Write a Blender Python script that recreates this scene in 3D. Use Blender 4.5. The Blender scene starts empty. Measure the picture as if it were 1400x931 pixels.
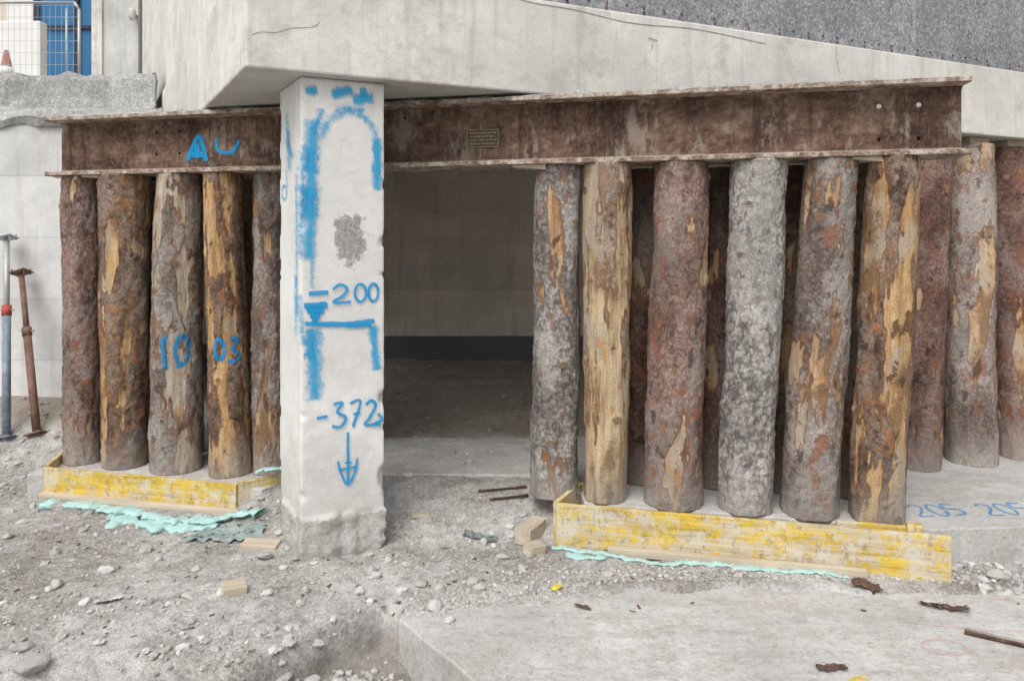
import bpy, math, random
import numpy as np
from mathutils import Vector, noise, Matrix
random.seed(7); np.random.seed(7)
sc=bpy.context.scene
D=bpy.data
def fbm(x,y,z=0.0,o=3):
    return noise.fractal(Vector((x,y,z)),1.0,2.0,o)
def sm(a,b,x):
    t=(x-a)/(b-a); t=0 if t<0 else 1 if t>1 else t
    return t*t*(3-2*t)
# ---------------------------------------------------------------- node helpers
class M:
    def __init__(s,name):
        s.m=D.materials.new(name); s.m.use_nodes=True; s.nt=s.m.node_tree; s.n=s.nt.nodes
        s.b=s.n['Principled BSDF']; s.b.inputs['Roughness'].default_value=.9
        s.b.inputs['Specular IOR Level'].default_value=.15
        s.tc=s.n.new('ShaderNodeTexCoord').outputs['Object']
    def put(s,sock,v):
        if v is None: return
        if isinstance(v,bpy.types.NodeSocket): s.nt.links.new(v,sock)
        else:
            if sock.type=='RGBA' and not hasattr(v,'__len__'): v=(v,v,v,1)
            elif sock.type=='RGBA' and len(v)==3: v=(*v,1)
            sock.default_value=v
    def mapping(s,vec,scale=(1,1,1),loc=(0,0,0),rot=(0,0,0)):
        k=s.n.new('ShaderNodeMapping'); s.put(k.inputs[0],vec)
        k.inputs['Location'].default_value=loc;k.inputs['Scale'].default_value=scale;k.inputs['Rotation'].default_value=rot
        return k.outputs[0]
    def noise(s,scale,detail=4,rough=.55,vec=None,dist=0,col=False):
        k=s.n.new('ShaderNodeTexNoise'); s.put(k.inputs['Vector'],vec or s.tc)
        k.inputs['Scale'].default_value=scale;k.inputs['Detail'].default_value=min(detail,4)
        k.inputs['Roughness'].default_value=rough;k.inputs['Distortion'].default_value=dist
        return k.outputs['Color' if col else 'Fac']
    def vor(s,scale,feature='F1',vec=None,out='Distance',rnd=1):
        k=s.n.new('ShaderNodeTexVoronoi'); k.feature=feature; s.put(k.inputs['Vector'],vec or s.tc)
        k.inputs['Scale'].default_value=scale; k.inputs['Randomness'].default_value=rnd
        return k.outputs[out]
    def ramp(s,f,*st):
        k=s.n.new('ShaderNodeValToRGB'); s.put(k.inputs[0],f); e=k.color_ramp.elements
        while len(e)<len(st): e.new(.5)
        for i,(p,c) in enumerate(st):
            e[i].position=p; e[i].color=(c,c,c,1) if not hasattr(c,'__len__') else (*c,1)
        return k.outputs[0]
    def mix(s,f,a,b,bl='MIX'):
        k=s.n.new('ShaderNodeMix'); k.data_type='RGBA'; k.blend_type=bl
        s.put(k.inputs[0],f); s.put(k.inputs[6],a); s.put(k.inputs[7],b); return k.outputs[2]
    def math(s,op,a,b=None,c=None,clamp=False):
        k=s.n.new('ShaderNodeMath'); k.operation=op; k.use_clamp=clamp
        s.put(k.inputs[0],a); s.put(k.inputs[1],b); s.put(k.inputs[2],c); return k.outputs[0]
    def mr(s,v,a,b,c=0,d=1):
        k=s.n.new('ShaderNodeMapRange'); s.put(k.inputs[0],v)
        for i,x in enumerate((a,b,c,d)): k.inputs[i+1].default_value=x
        return k.outputs[0]
    def attr(s,n):
        k=s.n.new('ShaderNodeAttribute'); k.attribute_name=n; return k.outputs['Fac']
    def xyz(s,vec=None):
        k=s.n.new('ShaderNodeSeparateXYZ'); s.put(k.inputs[0],vec or s.tc); return k.outputs
    def warp(s,amt,scale,vec=None):
        n=s.noise(scale,1,.5,vec,col=True)
        b=s.n.new('ShaderNodeVectorMath');b.operation='MULTIPLY_ADD';s.put(b.inputs[0],n)
        b.inputs[1].default_value=(amt,)*3; s.put(b.inputs[2],vec or s.tc); return b.outputs[0]
    def bump(s,h,st=.5,dist=.01,nrm=None):
        k=s.n.new('ShaderNodeBump'); k.inputs['Strength'].default_value=st;k.inputs['Distance'].default_value=dist
        s.put(k.inputs['Height'],h); 
        if nrm: s.put(k.inputs['Normal'],nrm)
        return k.outputs[0]
    def fin(s,col=None,rough=None,nrm=None,metal=None,alpha=None):
        s.put(s.b.inputs['Base Color'],col); s.put(s.b.inputs['Roughness'],rough)
        if nrm: s.put(s.b.inputs['Normal'],nrm)
        s.put(s.b.inputs['Metallic'],metal); s.put(s.b.inputs['Alpha'],alpha); return s.m

def concrete(name,light,dark,stain=(.2,.18,.15),stain_amt=.5,lines=0,agg=0,streak=.5,bumpk=.5,vert=True,patch=None,base=None,slab=0):
    m=M(name)
    big=m.noise(1.7,4,.7)
    c=m.mix(m.ramp(big,(.36,0),(.64,1)),dark,light)
    mid=m.noise(9,4,.8)
    c=m.mix(m.math('MULTIPLY',m.ramp(mid,(.36,1),(.55,0)),.45),c,dark)
    c=m.mix(m.math('MULTIPLY',m.ramp(m.noise(2.3,4,.8,m.mapping(m.tc,(1,1,1),(7,3,2))),(.54,0),(.7,1)),stain_amt),c,stain)
    if vert:
        st=m.noise(1,3,.75,m.mapping(m.tc,(9,9,.7)))
        c=m.mix(m.math('MULTIPLY',m.ramp(st,(.52,0),(.72,1)),streak),c,stain)
    fine=m.noise(42,3,.8)
    if slab:
        c=m.mix(m.math('MULTIPLY',m.ramp(m.noise(1,4,.85,m.mapping(m.tc,(3,12,6),(1,1,1),(0,0,.5))),(.5,0),(.62,1)),slab),c,tuple(x*.72 for x in dark))
        c=m.mix(m.ramp(m.noise(3.3,4,.85,m.mapping(m.tc,(1,1,1),(11,5,2))),(.5,0),(.64,.65)),c,(.40,.365,.32))
        c=m.mix(.7,c,m.mix(1,c,m.ramp(fine,(.3,.6),(.45,.97),(.65,1.15)),'MULTIPLY'))
    pit=m.ramp(m.vor(38,vec=m.mapping(m.tc,(1,1,.8))),(.05,0),(.14,1))
    pm=m.ramp(mid,(.44,0),(.5,1))
    pit=m.math('MAXIMUM',pit,pm)
    c=m.mix(1,c,m.mr(pit,0,1,.6,1),'MULTIPLY')
    h=m.math('MULTIPLY_ADD',pit,.6,fine)
    if lines:
        z=m.xyz()[2]
        f=m.math('FRACT',m.math('DIVIDE',z,lines))
        l=m.ramp(f,(.0,0),(.03,1))
        c=m.mix(1,c,m.mr(l,0,1,.78,1),'MULTIPLY')
        idx=m.math('FLOOR',m.math('DIVIDE',z,lines))
        wn=m.n.new('ShaderNodeTexWhiteNoise'); wn.noise_dimensions='1D'; m.put(wn.inputs['W'],idx)
        c=m.mix(1,c,m.mr(wn.outputs[0],0,1,.88,1.04),'MULTIPLY')
    if agg:
        v=m.vor(60,out='Color')
        v2=m.ramp(v,(.2,.45),(.6,.95),(.9,1.6))
        c=m.mix(agg,c,m.mix(1,c,v2,'MULTIPLY'))
    if patch:
        k=m.n.new('ShaderNodeVectorMath');k.operation='SUBTRACT';m.put(k.inputs[0],m.warp(.12,14));k.inputs[1].default_value=tuple(p+.06 for p in patch)
        k2=m.n.new('ShaderNodeVectorMath');k2.operation='MULTIPLY';m.put(k2.inputs[0],k.outputs[0]);k2.inputs[1].default_value=(11,11,7)
        k3=m.n.new('ShaderNodeVectorMath');k3.operation='LENGTH';m.put(k3.inputs[0],k2.outputs[0])
        pf=m.ramp(m.math('ADD',k3.outputs['Value'],m.math('MULTIPLY',m.math('SUBTRACT',fine,.5),.9)),(.8,1),(1.0,0))
        gr=m.mix(m.ramp(m.noise(60,4,.85),(.35,0),(.65,1)),(.2,.19,.18),(.5,.49,.47))
        c=m.mix(pf,c,gr); h=m.math('SUBTRACT',h,pf)
        z=m.math('ADD',m.xyz()[2],m.math('MULTIPLY',m.math('SUBTRACT',mid,.5),.10))
        ft=m.ramp(z,(0.02,1),(.035,0))
        rc=m.mix(m.ramp(m.noise(25,4,.85),(.4,0),(.6,1)),(.31,.30,.28),(.62,.605,.57))
        c=m.mix(ft,c,rc)
        h=m.math('ADD',h,m.math('MULTIPLY',m.math('MULTIPLY',ft,2.5),fine))
        dk=m.ramp(m.math('ADD',z,m.math('MULTIPLY',m.noise(5,4,.8),.9)),(.5,1),(1.0,0))
        c=m.mix(m.math('MULTIPLY',dk,.5),c,(.45,.43,.395))
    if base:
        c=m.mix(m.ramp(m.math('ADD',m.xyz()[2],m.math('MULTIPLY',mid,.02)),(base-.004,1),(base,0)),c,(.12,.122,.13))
    return m.fin(c,.9,m.bump(h,bumpk,.006))

MC_fascia=concrete('white_concrete',(.77,.755,.705),(.59,.575,.53),(.36,.315,.26),.5,streak=.4)
MC_col=concrete('column_concrete',(.82,.81,.79),(.68,.67,.64),(.46,.43,.385),.35,streak=.15,patch=(-.885,4.0,1.53))
MC_left=concrete('board_formed_concrete',(.76,.76,.74),(.6,.6,.58),(.45,.43,.4),.4,lines=.52)
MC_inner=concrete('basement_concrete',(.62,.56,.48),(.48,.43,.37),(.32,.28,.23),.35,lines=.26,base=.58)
MC_agg=concrete('aggregate_concrete',(.36,.365,.38),(.26,.265,.28),(.17,.17,.17),.4,agg=.6,streak=.3,bumpk=.7)
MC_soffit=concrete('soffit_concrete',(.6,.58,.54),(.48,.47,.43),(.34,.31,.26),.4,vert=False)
MC_slab=concrete('slab_concrete',(.60,.592,.57),(.46,.45,.43),(.38,.355,.32),.55,vert=False,slab=.45,bumpk=.7)
MC_rough=concrete('rough_concrete',(.48,.475,.46),(.3,.3,.29),(.2,.2,.19),.4,agg=.4,bumpk=1.0)
MC_render=concrete('grey_render',(.62,.62,.6),(.48,.48,.465),(.36,.35,.33),.4)

def ground_mat():
    m=M('gravelly_ground')
    big=m.noise(1.1,4,.75)
    c=m.mix(m.ramp(big,(.38,0),(.58,1)),(.35,.33,.30),(.59,.575,.55))
    c=m.mix(m.math('MULTIPLY',m.ramp(m.noise(14,4,.85),(.38,1),(.54,0)),.6),c,(.27,.25,.225))
    dust=m.mr(big,.40,.6,.75,.2)
    v=m.vor(80,out='Color')
    c=m.mix(dust,c,m.mix(1,c,m.ramp(v,(.1,.45),(.5,.95),(.95,1.4)),'MULTIPLY'))
    v=m.noise(190,2,.8)
    c=m.mix(.7,c,m.mix(1,c,m.ramp(v,(.3,.55),(.5,1),(.7,1.4)),'MULTIPLY'))
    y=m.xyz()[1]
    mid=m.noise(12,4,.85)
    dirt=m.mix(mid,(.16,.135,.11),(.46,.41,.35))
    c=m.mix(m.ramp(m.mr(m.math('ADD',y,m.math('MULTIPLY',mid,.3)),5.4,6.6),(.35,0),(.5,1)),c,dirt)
    z=m.xyz()[2]
    c=m.mix(m.mr(z,-.25,-.34,0,.6),c,(.2,.175,.145))
    h=m.math('MULTIPLY_ADD',v,.5,m.noise(45,4,.85))
    return m.fin(c,.95,m.bump(h,.85,.012))
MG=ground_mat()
def stone_mat():
    m=M('stones'); g=m.n.new('ShaderNodeNewGeometry').outputs['Random Per Island']
    c=m.ramp(g,(0,(.24,.235,.225)),(.25,(.48,.47,.45)),(.5,(.38,.35,.31)),(.75,(.55,.54,.52)),(1,(.68,.67,.65)))
    c=m.mix(m.math('MULTIPLY',m.noise(60,3),.7),c,(.48,.46,.43))
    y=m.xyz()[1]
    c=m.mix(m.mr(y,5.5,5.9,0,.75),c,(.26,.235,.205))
    return m.fin(c,.9)
MS=stone_mat()
def rust_mat():
    m=M('rusty_steel')
    c=m.ramp(m.noise(2.6,4,.85,m.mapping(m.tc,(1,1,1.5))),(.36,(.055,.035,.028)),(.46,(.105,.066,.05)),(.55,(.175,.112,.083)),(.67,(.31,.24,.19)))
    c=m.mix(m.math('MULTIPLY',m.ramp(m.noise(36,4,.85),(.5,0),(.62,1)),.6),c,(.27,.155,.10))
    st=m.noise(1,4,.8,m.mapping(m.tc,(12,12,1.0)))
    c=m.mix(m.math('MULTIPLY',m.ramp(st,(.5,0),(.64,1)),.7),c,(.05,.034,.03))
    c=m.mix(m.math('MULTIPLY',m.ramp(m.noise(1,4,.85,m.mapping(m.tc,(5,5,2.4),(5,5,5))),(.54,0),(.64,1)),.6),c,(.36,.315,.265))
    nz=m.n.new('ShaderNodeNewGeometry').outputs['Normal']
    up=m.math('MULTIPLY',m.mr(m.xyz(nz)[2],.5,.9),.8)
    c=m.mix(up,c,(.46,.43,.38))
    return m.fin(c,.85,m.bump(m.noise(55,3,.85),.5,.004),metal=.0)
MR=rust_mat()
def flange_mat():
    m=M('flaking_flange_edge')
    c=m.ramp(m.noise(11,4,.85),(.35,(.13,.08,.06)),(.48,(.30,.22,.17)),(.62,(.55,.51,.44)))
    return m.fin(c,.9,m.bump(m.noise(60,3,.85),.8,.006))
MF=flange_mat()
def simple(name,c,rough=.8,metal=0,var=.3,sc=12,bump=.3):
    m=M(name); d=tuple(x*(1-var) for x in c)
    return m.fin(m.mix(m.ramp(m.noise(sc,4,.75),(.35,0),(.65,1)),d,c),rough,m.bump(m.noise(sc*5,3,.7),bump,.003),metal)
def form_mat(name,thr):
    m=M(name)
    g=m.noise(1,4,.75,m.mapping(m.tc,(1.2,18,30)))
    wood=m.ramp(g,(.3,(.34,.26,.16)),(.5,(.55,.47,.33)),(.7,(.66,.60,.46)))
    yel=m.ramp(g,(.3,(.42,.27,.03)),(.6,(.72,.52,.09)))
    mid=m.noise(9,4,.85)
    f=m.math('ADD',m.math('MULTIPLY',m.noise(1,4,.85,m.mapping(m.tc,(2.2,5,7))),.6),m.math('MULTIPLY',mid,.4))
    c=m.mix(m.ramp(f,(thr,1),(thr+.06,0)),wood,yel)
    c=m.mix(m.ramp(m.noise(4,4,.85,m.mapping(m.tc,(1,1,1),(2,2,9))),(.48,0),(.6,.75)),c,(.62,.59,.51))
    c=m.mix(m.math('MULTIPLY',m.ramp(m.noise(17,4,.85),(.53,0),(.64,1)),.6),c,(.17,.13,.085))
    return m.fin(c,.8,m.bump(g,.5,.005))
MY=form_mat('worn_yellow_formwork',.51); MY2=form_mat('very_worn_yellow_formwork',.465)
def plank_mat():
    m=M('pale_sawn_wood')
    g=m.noise(1,4,.6,m.mapping(m.tc,(2,25,25)))
    c=m.ramp(g,(.3,(.38,.29,.19)),(.6,(.64,.54,.39)))
    c=m.mix(m.math('MULTIPLY',m.noise(9,4,.7),.75),c,(.47,.44,.39))
    return m.fin(c,.85,m.bump(g,.4,.003))
MW=plank_mat()
def paint_mat(name,col,k=1.0,soft=.5,n_amt=1.5):
    m=M(name)
    e=m.attr('edge'); d=m.attr('dens')
    a=m.math('SUBTRACT',1,m.math('ABSOLUTE',e))
    a=m.math('MULTIPLY',a,d)
    n=m.math('MULTIPLY',m.math('SUBTRACT',m.noise(30,4,.9),.45),n_amt)
    n2=m.math('MULTIPLY',m.math('SUBTRACT',m.noise(300,1,.8),.5),soft)
    a=m.math('SUBTRACT',a,m.math('ADD',n,n2))
    a=m.math('MULTIPLY',m.mr(a,.08,.15+soft),k,clamp=True)
    return m.fin(col,.7,None,None,a)
MB=paint_mat('blue_spray_paint',(.02,.31,.62),.9,.5,1.8)
MBL=paint_mat('soft_blue_spray',(.04,.40,.70),.88,1.2,2.8)
MBF=paint_mat('worn_blue_paint',(.03,.30,.62),.6,.8,2.2)
MBK2=paint_mat('blue_paint_on_bark',(.03,.26,.55),.85,.9,2.8)
MP=paint_mat('pink_marking_paint',(.75,.42,.4),.3)
MCK=paint_mat('crack_line',(.2,.18,.155),.7,.3,2.0)  # dark tone of the hairline cracks drawn on the concrete band
# ---------------------------------------------------------------- mesh helpers
def mk(name,v,f,mat,parent=None,smooth=False,bev=0,loc=None,rot=None):
    me=D.meshes.new(name); me.from_pydata([tuple(p) for p in v],[],f); me.update()
    mats=mat if isinstance(mat,(list,tuple)) else [mat]
    for a in mats: me.materials.append(a)
    if smooth: me.polygons.foreach_set('use_smooth',[True]*len(me.polygons))
    o=D.objects.new(name,me); sc.collection.objects.link(o)
    if parent: o.parent=parent
    if loc: o.location=loc
    if rot: o.rotation_euler=rot
    if bev:
        b=o.modifiers.new('bevel','BEVEL'); b.width=bev; b.segments=2; b.limit_method='ANGLE'
    return o
def empty(name,loc=(0,0,0)):
    e=D.objects.new(name,None); e.empty_display_size=.1; sc.collection.objects.link(e); e.location=loc; return e
def boxdata(x0,x1,y0,y1,z0,z1):
    v=[(x,y,z) for z in(z0,z1) for (x,y) in((x0,y0),(x1,y0),(x1,y1),(x0,y1))]
    return v,[(3,2,1,0),(4,5,6,7),(0,1,5,4),(1,2,6,5),(2,3,7,6),(3,0,4,7)]
def box(name,x0,x1,y0,y1,z0,z1,mat,parent=None,bev=0,loc=None,rot=None):
    v,f=boxdata(x0,x1,y0,y1,z0,z1); return mk(name,v,f,mat,parent,False,bev,loc,rot)
def prism(name,poly,z0,z1,mat,parent=None,bev=0,fm=None):
    n=len(poly); v=[(x,y,z0) for x,y in poly]+[(x,y,z1) for x,y in poly]
    f=[tuple(range(n-1,-1,-1)),tuple(range(n,2*n))]+[(i,(i+1)%n,(i+1)%n+n,i+n) for i in range(n)]
    o=mk(name,v,f,mat,parent,False,bev)
    if fm:
        for i,mi in fm.items(): o.data.polygons[i].material_index=mi
    return o
def board(name,p0,p1,z0,z1,th,mat,parent=None,dz=0,bev=.003):
    L=math.hypot(p1[0]-p0[0],p1[1]-p0[1]); a=math.atan2(p1[1]-p0[1],p1[0]-p0[0])
    n=max(2,int(L/.06)); v=[];f=[]
    for i in range(n+1):
        x=L*i/n; w=.003*fbm(x*2+p0[0]*7,z0*9+p0[1])
        e=.005*fbm(x*9+p0[1]*5,3)
        v+=[(x,w,0),(x,w+th,0),(x,w+th,z1-z0+e),(x,w,z1-z0+e)]
    for i in range(n):
        a0=i*4
        for k in range(4): f.append((a0+k,a0+4+k,a0+4+(k+1)%4,a0+(k+1)%4))
    f+= [(3,2,1,0),(n*4,n*4+1,n*4+2,n*4+3)]
    f=[tuple(reversed(q)) for q in f]
    return mk(name,v,f,mat,parent,False,bev,(p0[0],p0[1],z0),(0,-math.atan2(dz,L),a))
def tube(name,pts,r,mat,parent=None,seg=10,flat=1.0,cap=True):
    v=[];f=[]; pts=[Vector(p) for p in pts]; n=len(pts)
    for i,p in enumerate(pts):
        d=(pts[min(i+1,n-1)]-pts[max(i-1,0)]).normalized()
        up=Vector((0,0,1)) if abs(d.z)<.9 else Vector((0,1,0))
        s=d.cross(up).normalized(); u=s.cross(d)
        rr=r[i] if hasattr(r,'__len__') else r
        for k in range(seg):
            a=2*math.pi*k/seg; v.append(p+s*math.cos(a)*rr+u*math.sin(a)*rr*flat)
    for i in range(n-1):
        for k in range(seg): f.append((i*seg+k,i*seg+(k+1)%seg,(i+1)*seg+(k+1)%seg,(i+1)*seg+k))
    if cap: f+=[tuple(range(seg-1,-1,-1)),tuple(range((n-1)*seg,n*seg))]
    return mk(name,v,f,mat,parent,True)
def joined(name,parts,mat,parent=None,smooth=False,bev=0):
    V=[];F=[]
    for v,f in parts:
        b=len(V); V+=list(v); F+=[tuple(i+b for i in q) for q in f]
    return mk(name,V,F,mat,parent,smooth,bev)
def resample(pts,step):
    P=[Vector((p[0],p[1],0)) for p in pts]
    if len(P)>2:
        out=[];ex=[P[0]*2-P[1]]+P+[P[-1]*2-P[-2]]
        for i in range(1,len(ex)-2):
            a,b,c,d=ex[i-1:i+3]
            for k in range(6):
                t=k/6; out.append(.5*((2*b)+(c-a)*t+(2*a-5*b+4*c-d)*t*t+(3*b-a-3*c+d)*t**3))
        out.append(P[-1]); P=out
    res=[P[0]];
    for q in P[1:]:
        L=(q-res[-1]).length
        if L<step*.5: continue
        m=max(1,int(L/step)); a=res[-1].copy()
        for k in range(1,m+1): res.append(a.lerp(q,k/m))
    return res
_pc=[0]
def strokes(name,lst,fn,mat,parent,off=.004,step=.008):
    """lst: (points(u,v), width, density); fn(u,v,offset)->world/local position on the surface"""
    V=[];F=[];E=[];DN=[]
    for pts,w,dn in lst:
        _pc[0]+=1; o=off+(_pc[0]%9)*.0005
        P=resample(pts,step); n=len(P); C=10
        b=len(V)
        for i,p in enumerate(P):
            d=(P[min(i+1,n-1)]-P[max(i-1,0)])
            if d.length<1e-6: d=Vector((1,0,0))
            d.normalize(); s=Vector((-d.y,d.x,0))
            tip=min(i,n-1-i)*step/(w*.5)
            ef=0 if tip>1 else 1-math.sqrt(max(0,1-(1-tip)**2))
            ww=w*(.5+.1*fbm(i*.15,o*900))
            for k in range(C+1):
                e=-1+2*k/C
                q=p+s*e*ww
                V.append(fn(q.x,q.y,o)); E.append(max(abs(e),ef)); DN.append(dn)
        for i in range(n-1):
            for k in range(C):
                a=b+i*(C+1)+k; F.append((a,a+1,a+C+2,a+C+1))
    o=mk(name,V,F,mat,parent)
    for nm,vals in(('edge',E),('dens',DN)):
        at=o.data.attributes.new(nm,'FLOAT','POINT'); at.data.foreach_set('value',vals)
    return o
# ---------------------------------------------------------------- ground
def ye(x): return 2.95+.45*sm(-1.15,-.6,x)+.05*fbm(x*3,1.3)
def g(x,y):
    n=.022*fbm(x*1.3,y*1.3,.5)+.012*fbm(x*7,y*7,2.5)
    fine=.007*fbm(x*26,y*26,5)
    z=-.185
    z+=.40*sm(5.0,6.2,y)*sm(-2.8,-3.4,x)
    inn=sm(-1.9,-1.5,x)*sm(.55,.3,x)
    z+=inn*.165*sm(4.0,4.75,y)
    k=sm(-3.1,-2.9,x)
    z+=k*(1-inn)*.175*sm(5.55,5.8,y)
    z-=inn*.05*sm(4.75,4.95,y)*sm(5.75,5.6,y)
    z+=k*(.34*sm(5.7,7.6,y)+.05*fbm(x*2,y*2,7)*sm(5.6,6.2,y))
    if x<.9:
        e=ye(x)
        z-=.2*sm(e+.015,e-.05,y+.03*fbm(x*6,y*6,9))*sm(-2.3,-1.2,x)
    far=3.33+.35*min(1,max(0,(x+.517)/1.1)); 
    left=-.517-.602*(y-3.33)
    nn=.035*fbm(x*4,y*4,3)+.02*fbm(x*15,y*15,4)
    din=min(far-y-.07+.09*fbm(x*2.2,y*2.2,6)+nn,(x-left+.07)*.85)
    z-=.13*sm(-.01,.12,din)
    if z>-.3 and x>left-.03 and y<3.32: z=min(z,-.27)
    return z+n+fine
def axis(a,b,step,outer):
    fine=list(np.arange(a,b+1e-6,step)); lo=[];hi=[];d=step
    x=a
    while x>-outer: d*=1.35; x-=d; lo.append(x)
    x=b;d=step
    while x<outer: d*=1.35; x+=d; hi.append(x)
    return lo[::-1]+fine+hi
ax=axis(-4.6,3.6,.022,150); ay=axis(2.3,8.2,.022,150)
nx=len(ax);ny=len(ay)
V=[(x,y,g(x,y)) for y in ay for x in ax]
F=[(j*nx+i,j*nx+i+1,(j+1)*nx+i+1,(j+1)*nx+i) for j in range(ny-1) for i in range(nx-1)]
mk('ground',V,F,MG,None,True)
# ---------------------------------------------------------------- stones
def ico(sub):
    import bmesh
    bm=bmesh.new(); bmesh.ops.create_icosphere(bm,subdivisions=sub,radius=1)
    v=np.array([p.co[:] for p in bm.verts]); f=[tuple(q.index for q in p.verts) for p in bm.faces]; bm.free(); return v,f
I1=ico(1);I2=ico(2);I3=ico(3)
def stone_mesh(name,items,mat):
    V=[];F=[];b=0
    for (x,y,z,r) in items:
        bv,bf=I1 if r<.009 else I2 if r<.025 else I3
        s=np.array([random.uniform(.8,1.5),random.uniform(.7,1.2),random.uniform(.45,.85)])*r
        if r<.025: v=bv*(1+np.random.uniform(-.25,.25,(len(bv),1)))
        else:
            o=random.random()*99; v=bv*np.array([[1+.35*noise.noise(Vector(p*1.1)+Vector((o,0,0)))+.08*noise.noise(Vector(p*4)+Vector((o,0,0)))] for p in bv])
        v=v*s; a=random.uniform(0,6.28); ca,sa=math.cos(a),math.sin(a); t=random.uniform(-.4,.4); ct,st=math.cos(t),math.sin(t)
        X=v[:,0]*ct-v[:,2]*st; Z=v[:,0]*st+v[:,2]*ct; Y=v[:,1]
        w=np.stack([X*ca-Y*sa+x,X*sa+Y*ca+y,Z+z],1)
        V+=w.tolist(); F+=[(p+b,q+b,u+b) for p,q,u in bf]; b+=len(w)
    return mk(name,V,F,mat,None,False)
items=[]
def inslab(x,y):
    far=3.33+.37*min(1,max(0,(x+.517)/1.1)); return y<far and x>-.517-.602*(y-3.33)
def infloor(x,y): return -1.0<x<.42 and 4.85<y<5.68
def addst(x,y,r):
    z=max(-.2,g(x,y)) if inslab(x,y) else max(-.006,g(x,y)) if infloor(x,y) else g(x,y)
    items.append((x,y,z+r*.25,r))
for _ in range(13000):
    x=random.uniform(-4.4,1.3); y=random.uniform(2.7,6.1)
    den=.14+.86*sm(-.15,.25,fbm(x*1.1,y*1.1,11)); 
    if inslab(x,y): den*=.06
    if x<-1.8: den=max(den,.7)
    if x<.9 and y<ye(x)+.02 and not inslab(x,y): den=.9
    if -1<x<.5 and y>4.4: den*=.15
    if random.random()>den: continue
    r=.003+.007*random.random()**2
    if random.random()<.06: r=random.uniform(.010,.028)
    addst(x,y,r)
for _ in range(2200):
    t=random.random(); x=-.4+3.1*t; y=3.30+.37*min(1,(x+.517)/1.1)+abs(random.gauss(0,.14)); addst(x,y,.003+.008*random.random()**2)
for _ in range(350):
    x=random.uniform(-.4,2.6); y=random.uniform(2.6,3.6)
    if inslab(x,y) and fbm(x*2,y*2,3)>-.1: addst(x,y,.0015+.004*random.random()**3)
for _ in range(300):
    x=random.uniform(-1.5,-.35); y=random.uniform(2.6,3.25)
    if not inslab(x,y): addst(x,y,random.uniform(.005,.024))
for _ in range(500):
    x=random.uniform(-2,4.5); y=random.uniform(5.7,7.4); addst(x,y,.005+.025*random.random()**4)
for _ in range(500): addst(random.uniform(2.3,4.2),random.uniform(3.55,3.95),.004+.022*random.random()**2)
for x,y,r in((-1.33,3.93,.036),(-.36,3.42,.036),(-2.24,3.6,.034),(-2.1,3.78,.034),(-.86,3.14,.04),(-.75,3.12,.042),(-.62,3.1,.04),(-.68,3.02,.045),(-1.92,2.92,.05),(-2.05,3.05,.034),(-2.5,4.0,.03),(-2.6,3.3,.04),(-.55,3.85,.024),(-.2,3.65,.028),(-1.0,3.45,.022),(-3.2,4.4,.045),(-3.5,4.9,.05),(-2.9,4.2,.035),(-.95,3.05,.03),(2.6,3.8,.05),(2.75,3.75,.04),(2.45,3.7,.045),(2.9,3.85,.06)):
    addst(x,y,r)
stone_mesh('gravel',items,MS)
# ---------------------------------------------------------------- slabs
def wob(poly,z0,z1,name,mat,amp=.006,seg=.06):
    pts=[]
    n=len(poly)
    for i in range(n):
        a=poly[i];b=poly[(i+1)%n];L=math.hypot(b[0]-a[0],b[1]-a[1]);k=max(1,min(200,int(L/seg)))
        for j in range(k):
            x=a[0]+(b[0]-a[0])*j/k;y=a[1]+(b[1]-a[1])*j/k
            pts.append((x+amp*fbm(x*6,y*6,1),y+amp*fbm(x*6,y*6,8)))
    return prism(name,pts,z0,z1,mat,None,.008)
wob([(-.517,3.33),(1.3,1.0),(9,1.0),(9,3.5),(1.9,3.64),(.6,3.74)][::1],-.48,-.2,'concrete_slab',MC_slab)
wob([(.42,4.25),(2.24,3.86),(2.7,3.9),(9,4.55),(9,5.75),(.42,5.75)],-.3,0,'foundation_slab',MC_slab,.012)
wob([(-1.05,4.84),(.415,4.78),(.415,5.70),(-1.05,5.72)],-.2,-.006,'floor_slab',MC_slab,.012)
wob([(-3.22,4.86),(-1.55,4.56),(-1.42,4.75),(-1.4,5.6),(-3.22,5.9)],-.3,-.02,'footing_slab',MC_slab,.01)
wob([(-3.02,4.66),(-2.1,4.5),(-1.45,4.38),(-1.4,4.9),(-3.0,5.1)],-.34,-.152,'footing_slab',MC_rough,.02)
# ---------------------------------------------------------------- building
bld=empty('concrete_building')
P0=(-1.35,3.7); P1=(10,8.69); PB=(10,14); PC=(-4.69,14); PL=(-4.69,9.2)
fd=Vector((P1[0]-P0[0],P1[1]-P0[1],0)).normalized(); ln=Vector((PL[0]-P0[0],PL[1]-P0[1],0)).normalized()
prism('edge_band',[P0,P1,PB,PC,PL],2.4,2.965,[MC_fascia,MC_soffit],bld,.012,{0:1})
q=lambda p,a,b:(p[0]+fd.x*a+ln.x*b,p[1]+fd.y*a+ln.y*b)
prism('upper_wall',[q(P0,.03,.04),(10,q(P1,0,.04)[1]),PB,(PC[0]+.04,14),(PL[0]+.04,PL[1])],2.965,7.5,[MC_agg,MC_fascia],bld,.01,{5:1,6:1})
nf=Vector((fd.y,-fd.x,0))
def onf(s,z,o): return Vector((P0[0],P0[1],z))+fd*s+nf*o
def fbox(s0,s1,z0,z1,o0,o1):
    v=[onf(s,z,o) for z in(z0,z1) for s,o in((s0,o0),(s1,o0),(s1,o1),(s0,o1))]
    return v,[(3,2,1,0),(4,5,6,7),(0,1,5,4),(1,2,6,5),(2,3,7,6),(3,0,4,7)]
joined('flashing_strip',[fbox(1.75,12,2.968,3.055,-.045,-.018)],MC_agg,bld)
parts=[]
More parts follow.
